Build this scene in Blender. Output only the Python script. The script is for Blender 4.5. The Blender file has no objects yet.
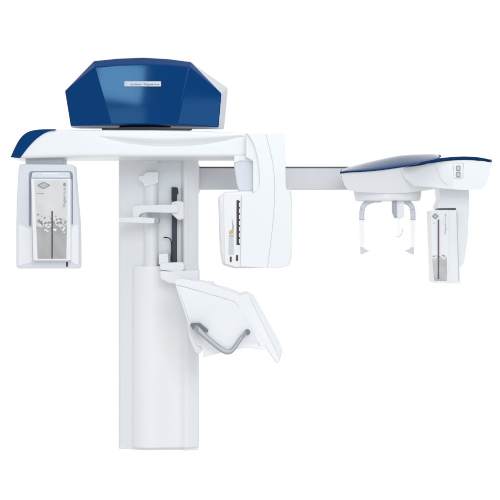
import bpy, bmesh, math, random
from mathutils import Vector
S = bpy.context.scene
COL = S.collection
random.seed(7)

# ---------------------------------------------------------------- camera
D = 6.0                    # camera stands 6 m in front of the plane y = 0
ZC = 0.800                 # height of the lens axis above the column's foot
cam = bpy.data.cameras.new('camera')
cam.sensor_width = 36; cam.lens = 108; cam.clip_start = .1; cam.clip_end = 200
co = bpy.data.objects.new('camera', cam); COL.objects.link(co)
co.location = (0, -D, ZC); co.rotation_euler = (math.radians(90), 0, 0)
S.camera = co

# ---------------------------------------------------------------- studio light: white cyclorama as world, softboxes
S.view_settings.view_transform = 'Standard'; S.view_settings.look = 'None'
S.view_settings.exposure = 0; S.view_settings.gamma = 1
w = bpy.data.worlds.new('World'); S.world = w; w.use_nodes = True
nt = w.node_tree; bg = nt.nodes['Background']
tc = nt.nodes.new('ShaderNodeTexCoord'); sep = nt.nodes.new('ShaderNodeSeparateXYZ')
nt.links.new(tc.outputs['Generated'], sep.inputs[0])
# behind the machine pure white, greyer studio behind the camera
r = nt.nodes.new('ShaderNodeMapRange'); r.inputs['From Min'].default_value = .62; r.inputs['From Max'].default_value = -.05
r.interpolation_type = 'SMOOTHSTEP'
nt.links.new(sep.outputs['Y'], r.inputs['Value'])
m = nt.nodes.new('ShaderNodeMix'); m.data_type = 'RGBA'
m.inputs['A'].default_value = (1.0, 1.0, 1.0, 1); m.inputs['B'].default_value = (.65, .653, .66, 1)
nt.links.new(r.outputs[0], m.inputs['Factor'])
nt.links.new(m.outputs['Result'], bg.inputs['Color']); bg.inputs['Strength'].default_value = 1.03

def softbox(name, loc, target, sx, sy, watts, color=(1, 1, 1)):
    l = bpy.data.lights.new(name, 'AREA'); l.shape = 'RECTANGLE'; l.size = sx; l.size_y = sy
    l.energy = watts; l.color = color
    o = bpy.data.objects.new(name, l); COL.objects.link(o); o.location = loc
    o.rotation_euler = (Vector(target) - Vector(loc)).to_track_quat('-Z', 'Y').to_euler()
    return o
softbox('key_softbox', (.9, -6.8, 3.0), (0, 0, .9), 2.6, 2.2, 94, (1, .995, .985))
softbox('fill_softbox', (.1, -6.2, -.2), (-.4, 0, .3), 1.3, 1.0, 20)
softbox('top_softbox', (.3, -1.6, 4.4), (0, 0, 1), 2.6, 1.6, 30)
softbox('panel_softbox', (-1.03, -6.3, ZC + 1.33), (-.45, 0, 1.45), .38, .30, 15, (.30, .70, 1))
pb = bpy.data.objects['panel_softbox']; pb.rotation_euler.rotate_axis('Z', math.radians(-9))
softbox('side_softbox', (2.85, -6.0, 1.18), (-.2, 0, 1.3), 1.1, .62, 17, (.22, .66, 1))
softbox('low_softbox', (-.98, -6.32, ZC + 1.02), (-.45, 0, 1.45), .30, .20, 2.0, (.25, .68, 1))

# ---------------------------------------------------------------- materials
def mat(name, col, rough=.4, metal=0, spec=.5, coat=0, coat_r=.1, trans=0, bump=0, bscale=300, var=0, alpha=1, ior=1.45):
    m = bpy.data.materials.new(name); m.use_nodes = True
    t = m.node_tree; b = t.nodes['Principled BSDF']
    b.inputs['Base Color'].default_value = (*col, 1)
    b.inputs['Roughness'].default_value = rough; b.inputs['Metallic'].default_value = metal
    b.inputs['Specular IOR Level'].default_value = spec
    b.inputs['Coat Weight'].default_value = coat; b.inputs['Coat Roughness'].default_value = coat_r
    b.inputs['Transmission Weight'].default_value = trans; b.inputs['IOR'].default_value = ior
    tcn = t.nodes.new('ShaderNodeTexCoord')
    if var:
        n = t.nodes.new('ShaderNodeTexNoise'); n.inputs['Scale'].default_value = 9; n.inputs['Detail'].default_value = 5
        t.links.new(tcn.outputs['Object'], n.inputs['Vector'])
        mr = t.nodes.new('ShaderNodeMapRange'); mr.inputs['To Min'].default_value = max(0, rough - var); mr.inputs['To Max'].default_value = rough + var
        t.links.new(n.outputs['Fac'], mr.inputs['Value']); t.links.new(mr.outputs[0], b.inputs['Roughness'])
    if bump:
        n = t.nodes.new('ShaderNodeTexNoise'); n.inputs['Scale'].default_value = bscale
        t.links.new(tcn.outputs['Object'], n.inputs['Vector'])
        bp = t.nodes.new('ShaderNodeBump'); bp.inputs['Strength'].default_value = bump; bp.inputs['Distance'].default_value = .0005 if bscale > 50 else .012
        t.links.new(n.outputs['Fac'], bp.inputs['Height']); t.links.new(bp.outputs[0], b.inputs['Normal'])
    return m
SHELL = mat('cool_grey_shell', (.73, .745, .78), .36, coat=.2, var=.06, bump=.04)
WHITE = mat('white_plastic', (.86, .864, .874), .32, coat=.25, coat_r=.12, var=.06, bump=.04)
WHITE2 = mat('white_plastic_warm', (.86, .86, .87), .38, var=.06, bump=.04)
LAVEN = mat('pale_lavender_plastic', (.72, .74, .79), .42, var=.05)
COLM = mat('column_paint', (.86, .865, .88), .42, var=.05, bump=.05)
GREYP = mat('grey_plastic', (.42, .43, .47), .45)
SEAM = mat('seam_line_grey', (.50, .51, .55), .6)
DARK = mat('black_rubber', (.012, .013, .02), .45)
RAIL = mat('dark_anodised_rail', (.035, .038, .06), .35, metal=.3)
BLUE = mat('blue_gloss_plastic', (.0, .043, .172), .05, spec=.10, coat=0, var=.02)
BLUED = mat('blue_satin_plastic', (.0, .036, .165), .35, spec=.12)
ALU = mat('brushed_aluminium', (.62, .63, .655), .5, metal=.2, bump=.15, bscale=120)
ALUD = mat('dark_aluminium', (.10, .10, .11), .4, metal=.5)
HAND = mat('silver_grey_handle', (.40, .42, .46), .28, metal=.35)
SILV = mat('silver_foil', (.70, .655, .625), .33, metal=.5, bump=.6, bscale=5)
SILV2 = mat('silver_foil_print', (.44, .425, .40), .30, metal=.6, bump=.8, bscale=6)
SHARD = mat('light_print', (.86, .86, .86), .5)
SHARDD = mat('grey_print', (.30, .30, .31), .5)
PURP = mat('purple_line_ink', (.15, .09, .17), .4)
INK = mat('grey_ink', (.12, .12, .13), .5)
BROWN = mat('brown_lens', (.10, .045, .035), .2)
AMBER = mat('amber_lens', (.62, .47, .20), .25)
CLEAR = mat('clear_acrylic', (.90, .91, .94), .03, trans=1.0, ior=1.49, spec=.5)
BADGE = mat('badge_silver', (.50, .52, .56), .35, metal=.3)

# ---------------------------------------------------------------- helpers
def P(px, py, y=0.0):
    """measured photo position -> metres at depth y"""
    s = .004 * (D + y) / D
    return Vector(((px - 250) * s, y, (250 - py) * s + ZC))
def K(y): return .004 * (D + y) / D
BASE = P(159, 448.7, .12); BASE.z = 0.0

def empty(name, loc):
    o = bpy.data.objects.new(name, None); COL.objects.link(o); o.location = loc; return o
ROOT = empty('dental_xray_machine', BASE)
ROOT['label'] = 'white dental x-ray machine with glossy blue top housing and long side arm'
ROOT['category'] = 'x-ray machine'

def link(name, bm, mats, parent=None, bevel=0, seg=4, smooth=True, label=None, angle=30, sub=0):
    me = bpy.data.meshes.new(name)
    bmesh.ops.recalc_face_normals(bm, faces=bm.faces)
    for v in bm.verts: v.co = v.co - BASE
    bm.to_mesh(me); bm.free()
    for m_ in (mats if isinstance(mats, (list, tuple)) else [mats]): me.materials.append(m_)
    if smooth:
        for p in me.polygons: p.use_smooth = True
    o = bpy.data.objects.new(name, me); COL.objects.link(o)
    o.parent = parent or ROOT
    if bevel:
        b = o.modifiers.new('bevel', 'BEVEL'); b.width = bevel; b.segments = seg
        b.limit_method = 'ANGLE'; b.angle_limit = math.radians(angle); b.harden_normals = True
        b.use_clamp_overlap = True
    if sub:
        s = o.modifiers.new('sub', 'SUBSURF'); s.levels = sub; s.render_levels = sub
    if smooth and not sub:
        wn = o.modifiers.new('wn', 'WEIGHTED_NORMAL'); wn.keep_sharp = True; wn.weight = 60
    if label: o['label'] = label
    return o

def rnd(pts, r, n=6):
    """round the corners of a polygon; r one radius or one per corner (photo px)"""
    out = []; N = len(pts)
    rs = r if isinstance(r, (list, tuple)) else [r] * N
    for i in range(N):
        a = Vector(pts[i - 1]); b = Vector(pts[i]); c = Vector(pts[(i + 1) % N])
        ri = rs[i]
        if ri <= 0: out.append(tuple(b)); continue
        u = (a - b); v = (c - b); lu, lv = u.length, v.length; u.normalize(); v.normalize()
        ang = u.angle(v)
        t = min(ri / max(math.tan(ang / 2), .05), lu * .48, lv * .48)
        p0 = b + u * t; p1 = b + v * t
        for k in range(n + 1):
            s = k / n
            q = p0 * (1 - s) ** 2 + b * 2 * s * (1 - s) + p1 * s * s
            out.append(tuple(q))
    return out

def spline(pts, n=6):
    """Catmull-Rom through open list of points"""
    out = []
    P_ = [Vector(p) for p in pts]; P_ = [P_[0] * 2 - P_[1]] + P_ + [P_[-1] * 2 - P_[-2]]
    for i in range(1, len(P_) - 2):
        a, b, c, d = P_[i - 1:i + 3]
        for k in range(n):
            t = k / n
            out.append(.5 * ((2 * b) + (c - a) * t + (2 * a - 5 * b + 4 * c - d) * t * t + (3 * b - a - 3 * c + d) * t ** 3))
    out.append(P_[-2])
    return [tuple(p) for p in out]

def loft(bm, rings, cap0=True, cap1=True, mi=0, close=True):
    R = [[bm.verts.new(p) for p in ring] for ring in rings]
    n = len(R[0])
    for a, b in zip(R, R[1:]):
        for i in range(n if close else n - 1):
            j = (i + 1) % n
            f = bm.faces.new((a[i], a[j], b[j], b[i])); f.material_index = mi
    if cap0: bm.faces.new(R[0]).material_index = mi
    if cap1: bm.faces.new(list(reversed(R[-1]))).material_index = mi
    return R

def slab(bm, pts, yf, yb, mi=0, back=None):
    f = [P(x, y, yf) for x, y in pts]
    if back: b = [P(x, y, yb) for x, y in back]
    else: b = [Vector((v.x, yb, v.z)) for v in f]
    loft(bm, [f, b], mi=mi)

def mk(name, pts, yf, yb, m_, parent=None, bevel=.004, seg=4, back=None, label=None, angle=30):
    bm = bmesh.new(); slab(bm, pts, yf, yb, back=back)
    return link(name, bm, m_, parent, bevel, seg, label=label, angle=angle)

def pillow(name, pts, yf, yb, m_, parent=None, edge=.02, dome=.01, back_edge=None, seg=8, center=None, label=None, sz=None):
    """outline (convex) grown into a softly domed shell; front at yf, back at yb"""
    bm = bmesh.new()
    f = [P(x, y, yf) for x, y in pts]
    c = sum(f, Vector()) / len(f) if center is None else P(*center, yf)
    rad = sum((v - c).length for v in f) / len(f)
    rings = []
    be = edge if back_edge is None else back_edge
    def ring(inset, y):
        return [Vector((c.x + (v.x - c.x) * (1 - inset / max((v - c).length, inset * 1.2 + 1e-6)),
                        y, c.z + (v.z - c.z) * (1 - inset / max((v - c).length, inset * 1.2 + 1e-6)))) for v in f]
    for k in range(seg + 1):
        a = math.pi / 2 * k / seg
        rings.append(ring(be * (1 - math.sin(a)), yb - be * (1 - math.cos(math.pi / 2 - a)) * 0 - be * (1 - math.cos(a))))
    for k in range(seg + 1):
        a = math.pi / 2 * k / seg
        rings.append(ring(edge * (1 - math.cos(a)), yf + edge * (1 - math.sin(a))))
    last = rings[-1]
    R = loft(bm, rings, cap0=True, cap1=False)
    prev = R[-1]
    for s in (.8, .6, .4, .2):
        y = yf - dome * (1 - s * s)
        nw = [bm.verts.new((c.x + (v.x - c.x) * s, y, c.z + (v.z - c.z) * s)) for v in last]
        for i in range(len(nw)):
            j = (i + 1) % len(nw)
            bm.faces.new((prev[i], prev[j], nw[j], nw[i]))
        prev = nw
    cv = bm.verts.new((c.x, yf - dome, c.z))
    for i in range(len(prev)): bm.faces.new((prev[i], prev[(i + 1) % len(prev)], cv))
    return link(name, bm, m_, parent, label=label)

def tube(bm, path, rad, n=16, flat=1.0, mi=0):
    """swept tube along world points; rad scalar or list; flat squeezes it across"""
    pts = [Vector(p) for p in path]; rings = []
    ref = None
    for i, p in enumerate(pts):
        t = (pts[min(i + 1, len(pts) - 1)] - pts[max(i - 1, 0)]).normalized()
        if ref is None:
            ref = Vector((0, 1, 0)) if abs(t.y) < .9 else Vector((1, 0, 0))
        u = (ref - t * ref.dot(t)).normalized(); ref = u
        v = t.cross(u)
        r_ = rad[i] if isinstance(rad, (list, tuple)) else rad
        rings.append([p + u * math.cos(2 * math.pi * k / n) * r_ + v * math.sin(2 * math.pi * k / n) * r_ * flat for k in range(n)])
    loft(bm, rings, mi=mi)

def text_mesh(bm, s, pos, size, rot=0, y=0, depth=.0006, mi=0, width=None):
    """letters standing in the plane y, at photo position pos (left end of the baseline)"""
    cu = bpy.data.curves.new('lettering', 'FONT'); cu.body = s; cu.size = size; cu.extrude = depth; cu.resolution_u = 3
    o = bpy.data.objects.new('lettering', cu); COL.objects.link(o)
    bpy.context.view_layer.update()
    me = bpy.data.meshes.new_from_object(o.evaluated_get(bpy.context.evaluated_depsgraph_get()))
    bpy.data.objects.remove(o)
    xs = [v.co.x for v in me.vertices]
    sx = width / (max(xs) - min(xs)) if width else 1
    p = P(*pos, y); ca, sa = math.cos(rot), math.sin(rot)
    b2 = bmesh.new(); b2.from_mesh(me)
    vm = {}
    for v in b2.verts:
        x, z = v.co.x * sx, v.co.y
        vm[v] = bm.verts.new((p.x + x * ca - z * sa, y - v.co.z, p.z + x * sa + z * ca))
    for f in b2.faces:
        try: bm.faces.new([vm[v] for v in f.verts]).material_index = mi
        except ValueError: pass
    b2.free(); bpy.data.meshes.remove(me)

# ================================================================ COLUMN
def prism_v(bm, sec, ptop, pbot, yref, mi=0):
    """sec: list of (photo px, depth y); vertical extrusion between photo heights taken at yref"""
    zt = P(0, ptop, yref).z; zb = P(0, pbot, yref).z
    top = [Vector((P(x, 0, y).x, y, zt)) for x, y in sec]; bot = [Vector((v.x, v.y, zb)) for v in top]
    loft(bm, [top, bot])
bm = bmesh.new()
sec = [(118.7, .25), (118.7, .128), (120, .120), (133, .096), (146.5, .080), (158, .084), (181, .086), (183, .068), (184.5, .062), (187, .064), (189, .072), (196.8, .086), (198.5, .10), (198.5, .25)]
prism_v(bm, sec, 150, 448.9, .118)
column = link('column', bm, COLM, bevel=.003, seg=3, angle=14)
# lower front cover, rounded at its left and hollow towards the right
bm = bmesh.new()
arc = [(133.2, .12), (133.2, .082)] + spline([(133.4, .074), (136, .058), (141, .044), (147, .038), (153, .038), (160, .044), (168, .052), (176, .057), (181, .057), (184, .050), (187, .048), (190, .054), (195, .068), (198.7, .088)], 3) + [(198.7, .12)]
prism_v(bm, arc, 266, 448.2, .042)
link('column_cover', bm, mat('bright_white_paint', (.90, .90, .91), .38, var=.06, bump=.04), column, bevel=.005, seg=5, angle=40)
# slim round riser inside the channel
bm = bmesh.new()
sec = [(151.2 + 7.2 * math.cos(2 * math.pi * k / 28), .075 + .036 * math.sin(2 * math.pi * k / 28)) for k in range(28)]
prism_v(bm, sec, 172, 268, .05)
riser = link('riser', bm, WHITE2, column, bevel=.003, angle=60)
bm = bmesh.new()
slab(bm, rnd([(138.6, 176.0), (143, 175.6), (147, 172.4), (158.2, 171.6), (158.2, 183), (144.6, 187), (143.6, 183), (139.2, 180.4)], [1.2, 2, 3, 2, 1, .5, 3, 1.4], 5), .033, .10)
link('riser_cap', bm, WHITE2, column, bevel=.006)
bm = bmesh.new(); slab(bm, [(145, 155), (158.2, 155), (158.2, 163.6), (145, 163.6)], .05, .10)
link('riser_socket', bm, WHITE2, column, bevel=.004)

# ---------------------------------------------------------------- dark rail with its hook
rail = mk('slide_rail', rnd([(171.8, 188.5), (173, 187.2), (176.8, 187.2), (176.8, 263), (171.8, 263)], .4), .064, .098, RAIL, bevel=.002)
mk('rail_cap', rnd([(171.6, 187), (177.8, 188), (178.2, 193.5), (177.2, 194), (176.9, 191), (176.4, 200), (171.6, 200)], .5), .058, .10, DARK, rail, bevel=.0015)
bm = bmesh.new()
tube(bm, [P(x, y, .06) for x, y in spline([(163.5, 237.4), (167, 237.6), (170, 239), (171.4, 243), (171.6, 252), (171.4, 260)])], .0021, 8)
link('hook', bm, DARK, rail)

# ================================================================ TOP HOUSING
yf, ym, yr = -.24, -.20, .28
outer = [(65, 91), (94, 61), (118, 58.6), (143, 57.6), (168, 59), (191, 62), (221.5, 93.5), (218.6, 127.2), (143, 125.8), (70.8, 126)]
inner = [(94.5, 67.2), (94.6, 67.1), (118, 65), (143, 64.3), (168, 65), (189.5, 66.5), (189.4, 66.7), (177, 124.4), (143, 124), (111, 124.4)]
def shrink(pts, s, cy=95, cx=143): return [(cx + (x - cx) * s, cy + (y - cy) * s) for x, y in pts]
rear = [(75.5, 97), (106, 72), (126, 69), (151, 68), (176, 69), (196.6, 71), (228, 88), (224, 129.4), (151, 129), (80, 129)]
mid = [(x + (0.8 if x > 143 else -.4), y + (0 if y < 100 else 1.9 if x != 143 else 2.6)) for x, y in outer]
bm = bmesh.new()
loft(bm, [[P(x, y, ym + .012) for x, y in shrink(mid, .995)], [P(x, y, yr) for x, y in rear]])
housing = link('top_housing', bm, mat('grey_blue_shell', (.60, .64, .70), .4), bevel=.008, seg=4, angle=15)
bm = bmesh.new()
rim = [P(x, y, ym) for x, y in outer]
A = [bm.verts.new(P(x, y, ym + .02)) for x, y in shrink(outer, .999)]
B = [bm.verts.new(p) for p in rim]
Cn = [bm.verts.new(P(x, y, yf)) for x, y in inner]
n = len(B)
for i in range(n):
    j = (i + 1) % n
    bm.faces.new((A[i], A[j], B[j], B[i]))
    bm.faces.new((B[i], B[j], Cn[j], Cn[i]))
bm.faces.new(Cn); bm.faces.new(list(reversed(A)))
bmesh.ops.remove_doubles(bm, verts=bm.verts, dist=.0015)
cover = link('front_cover', bm, BLUE, housing, bevel=.0035, seg=3, angle=9)
# badge with tiny dark lettering marks
bm = bmesh.new()
slab(bm, rnd([(124.4, 81.3), (161, 81.3), (161, 86.4), (124.4, 86.4)], .5, 3), yf - .006, yf - .0002, 0)
text_mesh(bm, '-', (125.8, 84.9), .016, 0, yf - .0066, mi=1)
text_mesh(bm, 'de Götzen', (130.4, 85.0), .0082, 0, yf - .0066, mi=1, width=11 * .00384, depth=.0004)
text_mesh(bm, 'Xgenus', (143.4, 85.0), .0098, 0, yf - .0066, mi=1, width=15.8 * .00384, depth=.0004)
link('badge', bm, [BADGE, INK], housing, bevel=.0006, seg=2)

bm = bmesh.new()
loft(bm, [[P(147, 127.2 + dz, -.08) + Vector((.178 * math.cos(a), .13 * math.sin(a), 0)) for a in [2 * math.pi * k / 48 for k in range(48)]] for dz in (0.4, 2.6)])
link('swivel_disc', bm, DARK)

# ================================================================ ROTATING ARM
ay, ab = -.24, .02
top = spline([(11.6, 156.8), (14.5, 150.5), (18.6, 142.5), (22.5, 137.2), (27, 133.6), (33, 131.3), (42, 130.2), (54, 129.9)], 5)
apts = top + [(100, 129.8), (150, 129.9), (200, 130.6), (240, 132.4), (250, 133.2), (250, 157.2), (234, 157.0)] + \
       [(200, 156.9), (120, 156.9), (60, 157.2), (22, 158.6), (13.6, 158.6)]
def interp(tab, x):
    for (x0, y0), (x1, y1) in zip(tab, tab[1:]):
        if x <= x1: return y0 + (y1 - y0) * max(0, (x - x0)) / (x1 - x0)
    return tab[-1][1]
tpo = [(11.6, 156.8)] + list(top[1:]) + [(100, 129.8), (150, 129.9), (200, 130.6), (240, 132.6), (270, 134)]
bto = [(11.6, 157.4), (16, 158.2), (22, 158.2), (60, 157.2), (120, 156.6), (270, 156.6)]
lo_t = spline([(100, 136), (118, 136.4), (150, 137.4), (190, 137.0), (225, 135.6), (246, 134.6)], 8)
lo_b = spline([(100, 137), (118, 141.5), (140, 145.2), (165, 147), (190, 146), (215, 142.8), (246, 135.6)], 8)
bm = bmesh.new(); rings = []
xs = [11.7, 12.2, 13, 14, 15.5, 17, 18.6, 20.5, 22.5, 24.7, 27, 30, 33, 37.5, 42, 48, 54, 70, 88, 98] + list(range(100, 248, 3)) + [250, 262]
for x in xs:
    yt, yb = interp(tpo, x), interp(bto, x)
    h = yb - yt; e = min(3.0, h * .45); ring = []
    for k in range(7):                                    # rounded upper front edge
        a = math.pi / 2 * k / 6
        ring.append((yt + e * (1 - math.sin(math.pi / 2 - a)) if k else yt, ay + .004 * e * (1 - math.sin(a))))
    ring = [(yt, ab)] + ring
    y0, y1 = yt + e, yb - e
    for k in range(1, 36):
        y = y0 + (y1 - y0) * k / 36; d = 0
        if 100 < x < 246:
            a0, a1 = interp(lo_t, x), interp(lo_b, x)
            t = (y - a0) / max(a1 - a0, .01)
            if 0 < t < 1: d = .022 * min(1, (a1 - a0) / 8) * math.sin(math.pi * t ** 2.0) ** 1.3
        ring.append((y, ay + d))
    for k in range(7):
        a = math.pi / 2 * k / 6
        ring.append((yb - e + e * math.sin(a), ay + .004 * e * (1 - math.cos(a))))
    ring.append((yb, ab))
    rings.append([Vector((P(x, 0, ay).x, yy_, P(0, y, ay).z)) for y, yy_ in ring])
loft(bm, rings)
arm = link('rotating_arm', bm, WHITE)
# blue end cap following the arm's nose
cap_in = spline([(55.5, 129.2), (47, 132), (40, 136), (34, 141), (28, 147.5), (23, 154), (20, 158)], 5)
capo = spline([(10.6, 157.2), (13.7, 150), (17.9, 141.8), (21.9, 136.4), (26.6, 132.7), (32.8, 130.4), (42, 129.3), (55.5, 129.2)], 5)
bm = bmesh.new(); slab(bm, capo[:-1] + cap_in, ay - .0035, ab + .004)
link('end_cap', bm, BLUE, arm, bevel=.004, seg=4, angle=25)
# ================================================================ SENSOR HEAD (left)
sy = -.27
mk('neck_plate', [(25.5, 156), (62.5, 156), (62.5, 164.5), (25.5, 164.5)], -.19, -.05, mat('mid_grey_plastic', (.56, .57, .61), .45), arm, bevel=.003)
body = rnd([(18.8, 164), (75.8, 164.4), (78, 195), (80.6, 224), (81.2, 266.5), (79.8, 268.4), (18, 268.4), (16.2, 266.5), (16.2, 221), (17.2, 190)], [4, 4, 4, 8, 1.5, 1, 1, 1.5, 6, 4], 5)
sensor = mk('sensor_head', [(x - (1.6 if x > 70 else 0), y) for x, y in body], sy + .045, -.15, SHELL, bevel=.014, seg=5, angle=40)
# lavender inset panels below the recess
mk('side_panel', rnd([(18.2, 224), (29, 228.5), (32.5, 228.5), (32.5, 262), (18.2, 266)], [2, 1, .5, .5, 1.5]), sy + .043, sy + .06, WHITE2, sensor, bevel=.0015)
mk('side_panel', rnd([(71, 229), (73, 226.5), (78, 224), (78.2, 265.5), (71, 262)], [.5, 1, 2, 1.5, .5]), sy + .043, sy + .06, WHITE2, sensor, bevel=.0015)
# U-shaped dark strip round the faceplate: shade of the recess put in as colour
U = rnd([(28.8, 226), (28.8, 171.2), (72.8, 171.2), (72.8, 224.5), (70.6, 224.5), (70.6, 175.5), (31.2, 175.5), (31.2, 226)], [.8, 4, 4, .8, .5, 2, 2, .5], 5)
bm = bmesh.new(); slab(bm, U, sy + .0437, sy + .06); link('groove_shade', bm, mat('groove_shadow_grey', (.27, .29, .36), .5), sensor)
mk('brow', rnd([(31.6, 172.2), (70.4, 172.2), (70.0, 178), (31.6, 178)], [4, 4, 1, 1], 5), sy + .036, sy + .06, LAVEN, sensor, bevel=.004)
mk('brow_label', rnd([(42, 172.8), (58, 172.8), (58.6, 174.6), (41.4, 174.6)], .4), sy + .0352, sy + .04, WHITE, sensor, bevel=.0005, seg=2)
face = mk('faceplate', rnd([(31.0, 178.6), (70.4, 178.6), (70.4, 260.6), (33.2, 260.6)], [1.2, 1.2, 1, 1], 4), sy, sy + .06, WHITE, sensor, bevel=.003)
def print_panel(parent, quad, yy, slit, shards, ytop, base=SILV):
    """silver foil with a jagged darker lower half, flying shards and a purple centre line"""
    (x0, y0), (x1, y1), (x2, y2), (x3, y3) = quad
    bm = bmesh.new(); slab(bm, rnd(quad, .5, 3), yy - .0008, yy + .0004, 0)
    H = y2 - y0
    def xl(y): return x0 + (x3 - x0) * (y - y0) / (y3 - y0) + .15
    def xr(y): return x1 + (x2 - x1) * (y - y1) / (y2 - y1) - .15
    W = x1 - x0; jag = []
    for k in range(13):
        t = k / 12; y = ytop + H * .035 * math.sin(t * 9 + .5) + random.uniform(-1, 1) * H * .014
        jag.append((xl(y) + (xr(y) - xl(y)) * t, y))
    slab(bm, jag + [(xr(y2 - .2), y2 - .2), (xl(y3 - .2), y3 - .2)], yy - .0012, yy - .0006, 1)
    for k in range(shards):
        t = random.random(); y = ytop + random.gauss(-.01, .045) * H
        x = xl(y) + (xr(y) - xl(y)) * (.04 + .92 * t); s = W * random.uniform(.014, .055)
        a0 = random.random() * 6.28
        tri = [(x + s * random.uniform(.6, 1.3) * math.cos(a0 + q), y + s * random.uniform(.5, 1) * math.sin(a0 + q)) for q in (0, 1.5, 2.6, 4.3)]
        tri = [(min(max(a, xl(b) + .1), xr(b) - .1), b) for a, b in tri]
        yq = yy - .0016 - .00003 * k
        slab(bm, tri, yq, yq + .0006, 2 if y > ytop - H * .01 else 3)
    (sa, sb, sc, sd) = slit
    slab(bm, [(sa, sb), (sc, sb), (sc, sd), (sa, sd)], yy - .0042, yy - .0008, 4)
    return link('print_panel', bm, [base, SILV2, SHARD, SHARDD, PURP], parent, smooth=False)
print_panel(sensor, [(34.2, 179.8), (67.9, 179.8), (66.4, 258.8), (37.6, 258.8)], sy, (51.4, 211, 52.8, 258.6), 90, 225)
LINK = mat('grey_letter_ink', (.30, .30, .31), .5); PALEINK = mat('pale_letter_ink', (.55, .55, .57), .5)
EMB = mat('emblem_grey', (.30, .30, .29), .4, metal=.1, bump=.6, bscale=60)
EMB2 = mat('emblem_pale', (.50, .50, .49), .4, metal=.1, bump=.8, bscale=55)
def lozenge(parent, cx, cy, hw, hh, yy, th=.28):
    bm = bmesh.new()
    o = [(cx - hw, cy), (cx - hw * .05, cy - hh), (cx + hw, cy - .02 * hh), (cx - .05 * hw, cy + hh)]
    o = rnd(o, [.1 * hw, .5 * hw, .1 * hw, .5 * hw], 5)
    i_ = [(cx + (a - cx) * (1 - th * 1.1), cy + (b - cy) * (1 - th)) for a, b in o]
    f = [P(a, b, yy - .0018) for a, b in o]; g = [P(a, b, yy - .0018) for a, b in i_]
    fb = [P(a, b, yy - .0006) for a, b in o]
    F = [bm.verts.new(v) for v in f]; G = [bm.verts.new(v) for v in g]; FB = [bm.verts.new(v) for v in fb]
    for k in range(len(F)):
        j = (k + 1) % len(F)
        bm.faces.new((F[k], F[j], G[j], G[k])).material_index = 0; bm.faces.new((FB[k], FB[j], F[j], F[k]))
    bm.faces.new(G).material_index = 1
    return link('emblem', bm, [EMB, EMB2], parent, smooth=False)
lozenge(sensor, 43.8, 185.4, 7.0, 3.8, sy)
bm = bmesh.new()
text_mesh(bm, 'de Götzen', (36.2, 194.0), .0062, 0, sy - .0014, width=7.6 * .0038)
link('lettering', bm, LINK, sensor, smooth=False)
bm = bmesh.new(); text_mesh(bm, 'Xgenus', (65.4, 207.6), .0150, math.pi / 2, sy - .0014, width=20 * .0038, depth=.0003)
link('lettering', bm, LINK, sensor, smooth=False)
bm = bmesh.new(); slab(bm, rnd([(63.2, 182.8), (65.8, 182.8), (65.8, 186.2), (63.2, 186.2)], 1.2, 4), sy - .0018, sy - .0009)
link('round_mark', bm, LINK, sensor, smooth=False)
mk('indicator_slot', [(66.2, 262.2), (67.8, 262.0), (67.8, 266.6), (66.2, 266.8)], sy + .0435, sy + .05, DARK, sensor, bevel=0)
bm = bmesh.new()
slab(bm, [(50.6, 262), (50.9, 262), (50.9, 268), (50.6, 268)], sy + .0442, sy + .05)
link('seam_or_shade_line', bm, LAVEN, sensor, smooth=False); bm = bmesh.new()
slab(bm, [(50.6, 165), (50.9, 165), (50.9, 170.5), (50.6, 170.5)], sy + .0442, sy + .05)
link('seam_or_shade_line', bm, LAVEN, sensor, smooth=False)

# ================================================================ TUBE HEAD (centre right)
ty = -.30
low = rnd([(225, 191.6), (290.6, 189), (292.3, 200), (291.8, 257), (289, 266), (280, 267.9), (235, 268.4), (222, 265), (219.6, 248), (218, 197)],
          [5, 2, 6, 8, 5, 6, 6, 5, 10, 4], 6)
tube_head = pillow('tube_head', low, ty + .02, .02, WHITE, edge=.022, dome=.008)
# tall curved front cover that carries the head up to the arm
L_ = spline([(246.5, 133.2), (251, 139), (255, 148), (257.8, 160), (259.6, 174), (259.4, 184), (257, 190.5), (250, 193.5), (241.6, 195)], 6)
R_ = spline([(268, 268.2), (281, 267.4), (288, 265), (291, 255), (291.6, 230), (291.4, 205), (289.6, 193), (286, 187.2), (285.4, 160), (284, 134.6), (280, 133.2)], 6)
cov = L_ + spline([(241.4, 196), (241.1, 230), (240.6, 266.6)], 3) + R_
mk('head_cover', cov, ty, .0, WHITE, tube_head, bevel=.010, seg=5, angle=50)
# seam curves: thin raised-shadow lines
def line(bm, pts, y, r_=.0007, flat=1):
    tube(bm, [P(a, b, y) for a, b in pts], r_, 6)
bm = bmesh.new()
line(bm, spline([(266, 134.6), (270.5, 152), (274, 172), (274.8, 190), (273.6, 215), (270.5, 245), (267.4, 267)], 8), ty - .0001, .0008)
link('seam_or_shade_line', bm, SEAM, tube_head)
# lavender neck between arm and head
mk('neck', rnd([(233.6, 162.5), (236.5, 159.5), (240, 157.6), (262, 157.6), (262, 191.5), (239, 191.5), (236.4, 183)], [2, 2, 2, 0, 0, 2, 6], 4), ty + .05, -.02, LAVEN, tube_head, bevel=.006)
mk('arm_joint', rnd([(245.8, 133.2), (264, 133.2), (264, 192), (252.9, 192), (252.9, 161), (245.8, 157)], [1.5, 0, 0, 1, 2, 1], 4), ay - .048, -.02, WHITE, tube_head, bevel=.010, seg=6)
mk('neck_collar', rnd([(234, 155.5), (252, 155.5), (252, 161.5), (241, 160.6), (234, 163)], 1.2), ty + .045, -.02, WHITE, tube_head, bevel=.003)
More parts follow.
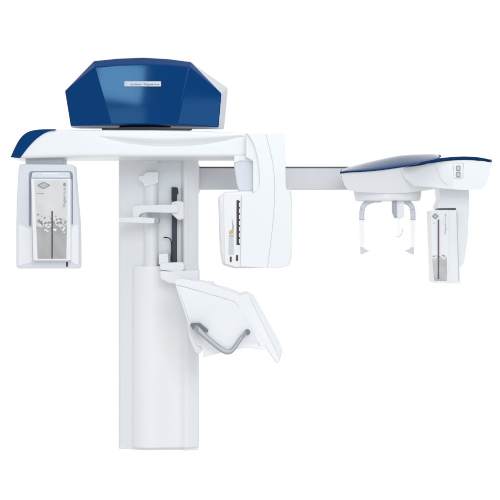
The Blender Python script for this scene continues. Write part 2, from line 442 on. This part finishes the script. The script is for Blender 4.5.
# face strip with slots
mk('control_strip', rnd([(223.6, 194.5), (241.0, 193.6), (240.8, 266.8), (236, 267.2), (224.8, 263.4)], [2, .5, .5, 2, 2]), ty + .0125, ty + .04, WHITE2, tube_head, bevel=.0015)
yy = ty + .0125
sl = bmesh.new(); slab(sl, rnd([(236.5, 200.2), (238.9, 200.2), (238.9, 245), (236.5, 245)], .3, 2), yy - .0006, yy + .004)
for k in range(8): slab(sl, [(238.9, 200.8 + k * 6.05), (240.0, 201.1 + k * 6.05), (240.0, 202.3 + k * 6.05), (238.9, 202.8 + k * 6.05)], yy - .0005, yy + .003)
link('collimator_slot', sl, mat('dark_brown_slot', (.035, .025, .025), .4), tube_head, smooth=False)
win = mk('indicator_window', rnd([(228.9, 236.3), (233.6, 236.3), (233.8, 254.6), (228.6, 254.6)], .4, 3), yy - .0012, yy + .003, mat('window_grey', (.62, .63, .66), .25), tube_head, bevel=.0005, seg=2)
bm = bmesh.new()
slab(bm, [(231.6, 217), (233.4, 226), (229, 233), (230, 222)], yy - .0010, yy + .002, 0)
slab(bm, [(231.8, 217.4), (233.8, 226), (233.8, 228.2), (232.2, 229)], yy - .0012, yy + .002, 2)
slab(bm, [(229.2, 231.0), (233.6, 228.4), (233.6, 233.6), (229.2, 234.2)], yy - .0014, yy + .002, 1)
slab(bm, [(229.0, 235.0), (233.7, 234.8), (233.7, 236.1), (229.0, 236.1)], yy - .0016, yy + .002, 2)
link('indicator_label', bm, [WHITE2, AMBER, GREYP], tube_head, smooth=False)
for q in ([(229.8, 256.6), (231.8, 256.6), (231.6, 261.9), (229.8, 261.9)], [(236.0, 255), (238.2, 255), (238, 260.8), (235.9, 260.8)]):
    mk('laser_lens', rnd(q, .2, 2), yy - .0012, yy + .003, BROWN, tube_head, bevel=.0003, seg=1)

# ================================================================ SUPPORT BEAM to the cephalostat
bm = bmesh.new()
slab(bm, [(190, 167.9), (352, 167.9), (352, 189.3), (190, 189.3)], .19, .25, 0)
beam = link('support_beam', bm, ALU, bevel=.0015, seg=2)
mk('top_strip', [(190, 166.7), (352, 166.7), (352, 167.85), (190, 167.85)], .188, .252, ALUD, beam, bevel=.0006, seg=1)
mk('beam_joint', rnd([(188, 164.5), (199.2, 164.5), (199.2, 192), (188, 192)], .8), .16, .27, COLM, beam, bevel=.003)

# ================================================================ CEPHALOSTAT HEAD
cf = -.22
hb = spline([(340.6, 172.2), (342.6, 180), (345.2, 186.5), (350, 190.4), (358, 192.2)], 5)
lowe = hb + [(380, 193.2), (405, 193.0), (425, 190.6), (440, 188), (446, 178), (442, 164)] + spline([(437, 160.4), (420, 164), (402, 167), (384, 169), (366, 170.6), (352, 171.2)], 4)
bm = bmesh.new()
f = [P(x, y, cf + .02 + .05 * max(0, (y - 172)) / 20) for x, y in lowe]; b = [P(x + (6 if x < 352 else 2), y - (3 if y > 180 else 0), .18) for x, y in lowe]
loft(bm, [f, b])
ceph = link('cephalostat_head', bm, WHITE, bevel=.012, seg=5, angle=40)
# blue lid of the big bowl: slopes from its front rim up and back
rim_f = spline([(340.2, 172.0), (341.6, 170.0), (346, 168.9)], 4)[:-1]
def lid(name, front, crest, yf0, yb0, m_, drop=1.6, taper=.1):
    """front rim and crest (same count) -> curved sloping lid with thickness"""
    n_ = len(front); bm = bmesh.new(); rings = []
    rings.append([P(x, y + drop * min(1, (i + .4) / taper, (n_ - i) / 4), yf0 + .0006) for i, (x, y) in enumerate(front)])
    rings.append([P(x, y, yf0) for x, y in front])
    for k in range(1, 7):
        t = k / 6
        rings.append([P(fx + (cx_ - fx) * t, fy + (cy_ - fy) * math.sin(t * math.pi / 2) ** .9, yf0 + (yb0 - yf0) * t) for (fx, fy), (cx_, cy_) in zip(front, crest)])
    rings.append([v + Vector((0, .005, -.03)) for v in rings[-1]])
    loft(bm, rings, cap0=False, cap1=False, close=False)
    bm.faces.new([v for v in []]) if False else None
    bmesh.ops.holes_fill(bm, edges=[e for e in bm.edges if e.is_boundary], sides=0)
    return link(name, bm, m_, ceph)
fr = spline([(340.2, 172.2), (346, 171.2), (357, 170.6), (368, 169.9), (380, 168.8), (392, 167.2), (403, 165.6), (414, 163.8), (426, 161.5), (435, 159.2), (441, 156.2)], 3)
cr = spline([(341.5, 169.6), (349, 167), (359, 164.4), (369, 161.8), (380, 159.3), (391, 156.9), (402, 155.2), (413, 154.4), (424, 154.0), (433, 153.9), (439.5, 154.6)], 3)
lid('lid', fr, cr, cf + .012, .05, BLUE)
# right wing
wf = -.27
wing = spline([(400, 168.6), (420, 165.4), (436, 162.0), (450, 160.3), (465, 159.6), (480, 160.6), (491.4, 162.6)], 4) + \
       spline([(490.8, 168), (489.2, 175), (487.2, 181.5), (484.6, 186.4), (479.5, 189.4), (466, 190.0), (452, 189.2), (440, 188.2), (428, 186.6)], 4) + [(414, 186), (405, 178)]
bm = bmesh.new()
f = [P(x, y, wf + .075 * max(0, min(1, (446 - x) / 42)) ** 1.3) for x, y in wing]; b = [P(x - (2 if x > 480 else 0), y, .12) for x, y in wing]
loft(bm, [f, b]); bmesh.ops.triangulate(bm, faces=[q for q in bm.faces if len(q.verts) > 4])
link('wing', bm, WHITE, ceph, bevel=.010, seg=5, angle=45)
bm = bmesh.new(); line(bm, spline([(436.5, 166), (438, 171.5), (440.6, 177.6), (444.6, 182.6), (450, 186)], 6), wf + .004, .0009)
link('seam_or_shade_line', bm, LAVEN, ceph)  # painted shade of the crease where the wing begins, not a real joint
fr2 = spline([(404, 167.6), (418, 165.0), (430, 162.4), (441, 160.4), (453, 159.2), (466, 158.7), (479, 159.6), (492.2, 162.2)], 3)
fr2 = [(x, y - (2.2 if 420 < x < 489 else 1.2)) for x, y in fr2]
cr2 = spline([(409, 165.4), (421, 162.2), (432, 159.4), (442, 157.4), (454, 156.4), (466, 156.3), (479, 157.2), (491.4, 159.4)], 3)
lid('lid', fr2, cr2, wf - .003, .10, BLUE, drop=3.4, taper=7)
# keypad
kp = rnd([(453.0, 163.2), (463.6, 163.2), (462.4, 178.8), (454.4, 178.8)], [1, 1, 2, 2], 4)
kpo = mk('keypad', kp, wf - .0016, wf + .004, WHITE2, ceph, bevel=.0008, seg=2)
bm = bmesh.new(); tube(bm, [P(a, b, wf - .0004) for a, b in kp + [kp[0]]], .0010, 6); link('keypad_rim', bm, GREYP, ceph)
for cyy in (168.4, 174.8):
    bm = bmesh.new()
    slab(bm, rnd([(455.9, cyy - 2.7), (460.8, cyy - 2.7), (460.4, cyy + 2.7), (456.2, cyy + 2.7)], 1.2, 4), wf - .0034, wf, 0)
    slab(bm, rnd([(456.8, cyy - 1.5), (459.9, cyy - 1.5), (459.7, cyy + 1.5), (457.0, cyy + 1.5)], .7, 3), wf - .0042, wf, 1)
    link('button', bm, [mat('button_grey', (.34, .33, .34), .4), mat('button_pale', (.6, .6, .62), .4)], ceph, smooth=False)
# round turntable under the bowl
bm = bmesh.new()
rx, ry = .131, .092; cxy = P(387.6, 194.2, -.04)
prof = [(1.02, .024), (1.02, 0), (1.0, -.016), (.985, -.024), (.95, -.028), (.0001, -.028)]
loft(bm, [[Vector((cxy.x + rx * s * math.cos(a), cxy.y + ry * s * math.sin(a), cxy.z + dz)) for a in [2 * math.pi * k / 56 for k in range(56)]] for s, dz in prof])
plate = link('turntable', bm, WHITE, bevel=0)

# ear rods: bent grey tube, clear blade, small toothed foot
def ear_rod(x_out, d):
    y = -.05
    bm = bmesh.new()
    path = spline([(x_out + d * 20, 199.8), (x_out + d * 12, 200.6), (x_out + d * 5.5, 203), (x_out + d * 2, 207), (x_out + d * .9, 213), (x_out + d * .9, 220.2)], 6)
    tube(bm, [P(a, b, y) for a, b in path], .0102, 16, flat=1.0)
    r0 = link('ear_rod', bm, mat('rod_grey', (.68, .70, .76), .4))
    bm = bmesh.new(); loft(bm, [[P(x_out + d * 1.0 + .55 * math.cos(t), 209.5 + .55 * math.sin(t), yv) for t in [math.pi * k / 6 for k in range(12)]] for yv in (y - .0125, y - .004)]); link('screw', bm, GREYP, r0)
    mk('clear_blade', rnd([(x_out - 1.6, 219), (x_out + 3.2, 219), (x_out + 2.9, 248), (x_out - 1.0, 248)] if d > 0 else
        [(x_out - 3.2, 219), (x_out + 1.6, 219), (x_out + 1.0, 248), (x_out - 2.9, 248)], .5, 2), y - .004, y + .004, CLEAR, r0, bevel=.0012, seg=2)
    mk('ear_plug', rnd([(x_out - d * .4, 247), (x_out + d * 2.4, 247.5), (x_out + d * 4.2, 249.3), (x_out + d * 8.6, 250.4), (x_out + d * 5.5, 252.2), (x_out + d * 2.5, 253.6), (x_out, 254.6)], .4, 2), y - .010, y + .010, mat('frosted_plug', (.66, .67, .72), .35), r0, bevel=.001, seg=2)
    return r0
ear_rod(361.0, 1); ear_rod(413.8, -1)
# nasion rest
bm = bmesh.new(); slab(bm, rnd([(395.4, 199.6), (404.0, 199.6), (404.2, 216.4), (402, 218.4), (397, 218)], [.3, .3, 1.5, 1, 1]), -.09, -.04)
nas = link('nose_rest', bm, WHITE, bevel=.002)
mk('clamp', rnd([(393.0, 199.6), (396.8, 199.6), (396.8, 218.6), (395, 217.2), (393.0, 212)], .6), -.094, -.045, GREYP, nas, bevel=.0012)
bm = bmesh.new(); tube(bm, [P(a, b, -.07) for a, b in spline([(398.6, 217), (398.4, 226), (398.6, 234), (399.5, 236.5)], 4)], .0035, 10)
link('clear_pin', bm, CLEAR, nas)
bm = bmesh.new(); tube(bm, [P(a, b, -.07) for a, b in spline([(394.6, 236.8), (398, 237), (400.6, 235.4), (402.4, 231.6), (402.8, 229)], 5)], .0024, 10, flat=.5)
link('nose_pad', bm, mat('pad_clear_grey', (.72, .72, .76), .25, trans=.5), nas)

# ================================================================ DETECTOR BRACKET and DETECTOR
brk = rnd([(439, 186), (468.6, 186), (469.2, 205), (467.4, 240), (464, 262.5), (460.6, 267), (456, 266), (456, 208), (437.6, 208.4), (437.4, 205.8), (440.4, 199)], [0, 0, 8, 0, 4, 2, 1, 1, .5, .8, 4], 5)
bracket = mk('detector_bracket', brk, -.13, .02, WHITE, bevel=.008, seg=5, angle=40)
mk('hinge_gap', [(438.2, 207.5), (457.2, 207), (457.2, 212), (438.2, 212)], -.12, -.02, mat('dark_grey_hinge', (.10, .11, .13), .4), bracket, bevel=.001)
bm = bmesh.new()
dy = -.165
slab(bm, rnd([(430.6, 210.4), (456.6, 209.9), (460.2, 283.4), (433.4, 282.6)], [.8, 1.5, 1, 1], 4), dy + .012, -.02)
det = link('detector', bm, WHITE, bevel=.005)
mk('faceplate', rnd([(430.4, 210.2), (448.4, 209.9), (448.8, 283.2), (433.4, 282.4)], .6, 3), dy, dy + .03, WHITE, det, bevel=.0015)
random.seed(11)
(lambda: print_panel(det, [(431.4, 250), (447.0, 250), (447.4, 281.2), (434.0, 280.9)], dy, (437.9, 219.6, 439.2, 279), 40, 257.5, WHITE))()
lozenge(det, 435.4, 216.2, 3.4, 3.3, dy, .45)
bm = bmesh.new()
text_mesh(bm, 'dG', (433.2, 223.6), .0046, 0, dy - .0014)
link('lettering', bm, PALEINK, det, smooth=False)
bm = bmesh.new(); text_mesh(bm, 'Xgenus', (446.0, 235), .0085, math.pi / 2, dy - .0014, width=21 * .0039)
link('lettering', bm, PALEINK, det, smooth=False)
bm = bmesh.new(); slab(bm, [(456.5, 212), (457.0, 212), (459.2, 281), (458.7, 281)], dy + .0112, dy + .03); link('seam_or_shade_line', bm, GREYP, det, smooth=False)

# ================================================================ TEMPLE SUPPORT and bite plate
bm = bmesh.new()
slab(bm, rnd([(132.8, 207), (140, 205.2), (172, 204.6), (178, 204.6), (178, 212.4), (170, 212.8), (146, 212.4), (140, 214), (138.6, 218), (132.8, 218)], [2.5, 3, 1, 1, 1, 2, 3, 3, 1, 1], 5), -.04, .04)
sup = link('head_support', bm, WHITE2, bevel=.005, seg=4)
mk('clamp', rnd([(171, 202.2), (178, 200.6), (184, 202), (184, 218.6), (178, 220), (171.4, 214)], 2.4, 5), -.02, .105, WHITE2, sup, bevel=.006)
mk('bite_plate', rnd([(118.2, 217.8), (139, 217.0), (157.6, 218.4), (158, 222.6), (150, 223.4), (119, 222)], [1, 2, .8, .8, 2, 1], 4), -.07, .03, WHITE2, sup, bevel=.003)
mk('plate_tip', rnd([(154.4, 217.9), (158.8, 218.1), (158.8, 222.7), (156, 223.4), (154.4, 223.2)], .4, 2), -.072, .02, GREYP, sup, bevel=.001)

# ================================================================ CARRIAGE with shelf (below the rail)
shelf = rnd([(160, 263.4), (166, 262.6), (182.6, 262.2), (184, 265), (184, 270.5), (176, 271.8), (165, 270.6), (160, 269.6)], [1, 2, 2, 1.5, 3, 3, 2, 1], 4)
car = mk('carriage', shelf, -.02, .11, WHITE2, bevel=.004)
mk('chin_block', rnd([(158.6, 254), (167.8, 253.4), (168.4, 264), (158.6, 264.6)], 1, 3), .0, .08, WHITE2, car, bevel=.003)
mk('clip', rnd([(167.8, 254.2), (169.8, 254.2), (169.8, 262.4), (167.8, 262.4)], .4, 2), .01, .06, GREYP, car, bevel=.001)
mk('bracket', rnd([(160, 271), (170, 271.4), (184, 270.6), (198.3, 270.0), (198.3, 284), (180, 284.6), (169, 283), (160.4, 278.6)], [2, 1, 2, 1, 1, 3, 3, 4], 5), -.05, .115, WHITE2, car, bevel=.006)

# ================================================================ CHIN REST MODULE: side panel, grab handle, touch panel
my = -.26
body = rnd([(174.6, 280.2), (180, 278.6), (202, 282.4), (236, 293.2), (240.4, 296), (265.8, 343), (265.4, 348.6), (262.4, 350.2), (249, 347.4), (228, 350.8), (203, 357.4), (203, 347), (198, 345.6), (191.2, 333), (176, 287)],
           [2.5, 3, 8, 4, 4, 4, 2, 2, 6, 10, .6, 1, 4, 6, 4], 5)
mod = mk('control_console', body, my, .10, WHITE, bevel=.014, seg=5, angle=40, label='tilted white control console carrying the grab handle')
mk('lower_boss', rnd([(186, 320), (203.5, 328), (204.2, 346), (199.6, 355), (194.6, 351.5), (189, 338)], [3, 1, 6, 4, 4, 6], 6), my + .016, .06, WHITE2, mod, bevel=.012, seg=6)
# raised inner panel leaves the dark seam line round it
inn = rnd([(177.6, 285.0), (231.8, 300.2), (238.6, 305.6), (258.5, 343), (244, 341.6), (226, 346.4), (203, 350), (196, 339), (190.5, 324)], [1, 4, 5, 3, 4, 6, 3, 4, 6], 5)
bm = bmesh.new()
def zig(pts, yv): return [P(a, b, yv) for a, b in pts]
tube(bm, zig(spline([(176.8, 284.9), (190, 288.4), (205, 292.8), (220, 297.2), (230.6, 300.4), (235.2, 302.8), (238.6, 307), (246, 321), (254, 336), (260, 346)], 5), my - .0001), .0010, 8)
link('seam_or_shade_line', bm, SEAM, mod)
crease = spline([(188.2, 316.5), (200, 316.6), (214, 317.2), (230, 320.6), (244, 327), (252.5, 331.6)], 3)
upper = rnd([(177.6, 285.0), (231.8, 300.2), (238.6, 305.6)], [0, 0, 0], 1)
bm = bmesh.new()
cv = [bm.verts.new(P(a, b, my - .005)) for a, b in crease]
uv_ = [bm.verts.new(P(a, b, my - .0006)) for a, b in spline([(238.6, 306), (236, 303.2), (231.8, 300.8), (222, 297.9), (205, 293), (190, 288.7), (177.6, 285.4)], 3)]
bm.faces.new(cv + uv_)
lw = [(190.5, 324), (195, 337), (203, 350), (226, 346.6), (244, 342), (258.5, 343.4)]
lv = [bm.verts.new(P(a, b, my - .0006)) for a, b in lw]
bm.faces.new(list(reversed(cv)) + lv)
bmesh.ops.triangulate(bm, faces=bm.faces[:])
link('side_panel', bm, WHITE, mod, smooth=True)
for q in (rnd([(199.5, 283), (200.6, 280.4), (203, 280.6), (205, 285)], .6, 3), rnd([(206.4, 285), (207.8, 280.8), (213.2, 281.6), (215.4, 287)], .8, 3)):
    mk('rest_knob', q, my + .06, my + .14, WHITE2, mod, bevel=.004)
# grab handle: flat bent bar standing off the console
hy = my - .060
ho = spline([(189.8, 326.4), (196, 332.6), (203, 338.6), (212, 346.2), (219.5, 352), (226, 354.9), (231.6, 354.2), (236, 350), (241, 342.6), (245.6, 336.6), (248.4, 334.6)], 4)
hi = spline([(248.4, 330.4), (245.0, 331.0), (240.6, 334.6), (236, 341), (231.6, 346.8), (228, 348.6), (223.4, 346.8), (215, 340.6), (207, 333.6), (198.4, 325.2), (191.0, 324.0)], 4)
bm = bmesh.new()
def hyy(x): return hy + .046 * max(0, min(1, (197 - x) / 7)) + .050 * max(0, min(1, (x - 243.5) / 5))
rings = []
for (a, b), (c, d) in zip(ho, reversed(hi)):
    y = hyy((a + c) / 2); o_, i_ = P(a, b, y), P(c, d, y); mid_ = (o_ + i_) / 2; h_ = (o_ - i_) / 2 * .84
    rings.append([mid_ + h_ * (abs(math.cos(t)) ** .6 * (1 if math.cos(t) > 0 else -1)) + Vector((0, .010 * abs(math.sin(t)) ** .6 * (1 if math.sin(t) > 0 else -1), 0)) for t in [2 * math.pi * k / 20 for k in range(20)]])
loft(bm, rings)
hd = link('grab_handle', bm, HAND, mod, bevel=.0015, seg=2, angle=70)
mk('handle_mount', rnd([(189.8, 323.4), (199.6, 323.2), (208.0, 330.2), (207.8, 332.4), (201, 331.0), (192.6, 329.6)], [1.5, 1, .8, .6, 1, 2], 4), my - .050, my + .004, mat('mount_grey', (.16, .17, .19), .35, metal=.3), mod, bevel=.002)
bm = bmesh.new(); tube(bm, [P(247.2, 332.2, my - .030), P(247.6, 332, my + .004)], .0110, 20); link('handle_mount', bm, mat('socket_grey', (.22, .22, .25), .4), mod, bevel=.001)
# touch panel: thick tilted paddle
pad = rnd([(238.4, 295.2), (246.6, 293.2), (253.6, 297.2), (281.4, 347.2), (282.2, 351), (279.4, 361.6), (276.6, 363.8), (268.6, 352), (253, 325)], [1.5, 4, 5, 4, 2, 2, 2, 6, 10], 5)
tp = mk('touch_panel', pad, my + .005, .08, WHITE, mod, bevel=.006, seg=4, angle=35)
scr = rnd([(249.4, 296.6), (252.8, 297.8), (281.0, 348.0), (281.6, 351), (279.6, 358.5)], [1, 3, 3, 1.5, 1], 4)
mk('screen_bezel', scr, my + .002, my + .03, WHITE2, mod, bevel=.0015, seg=2)
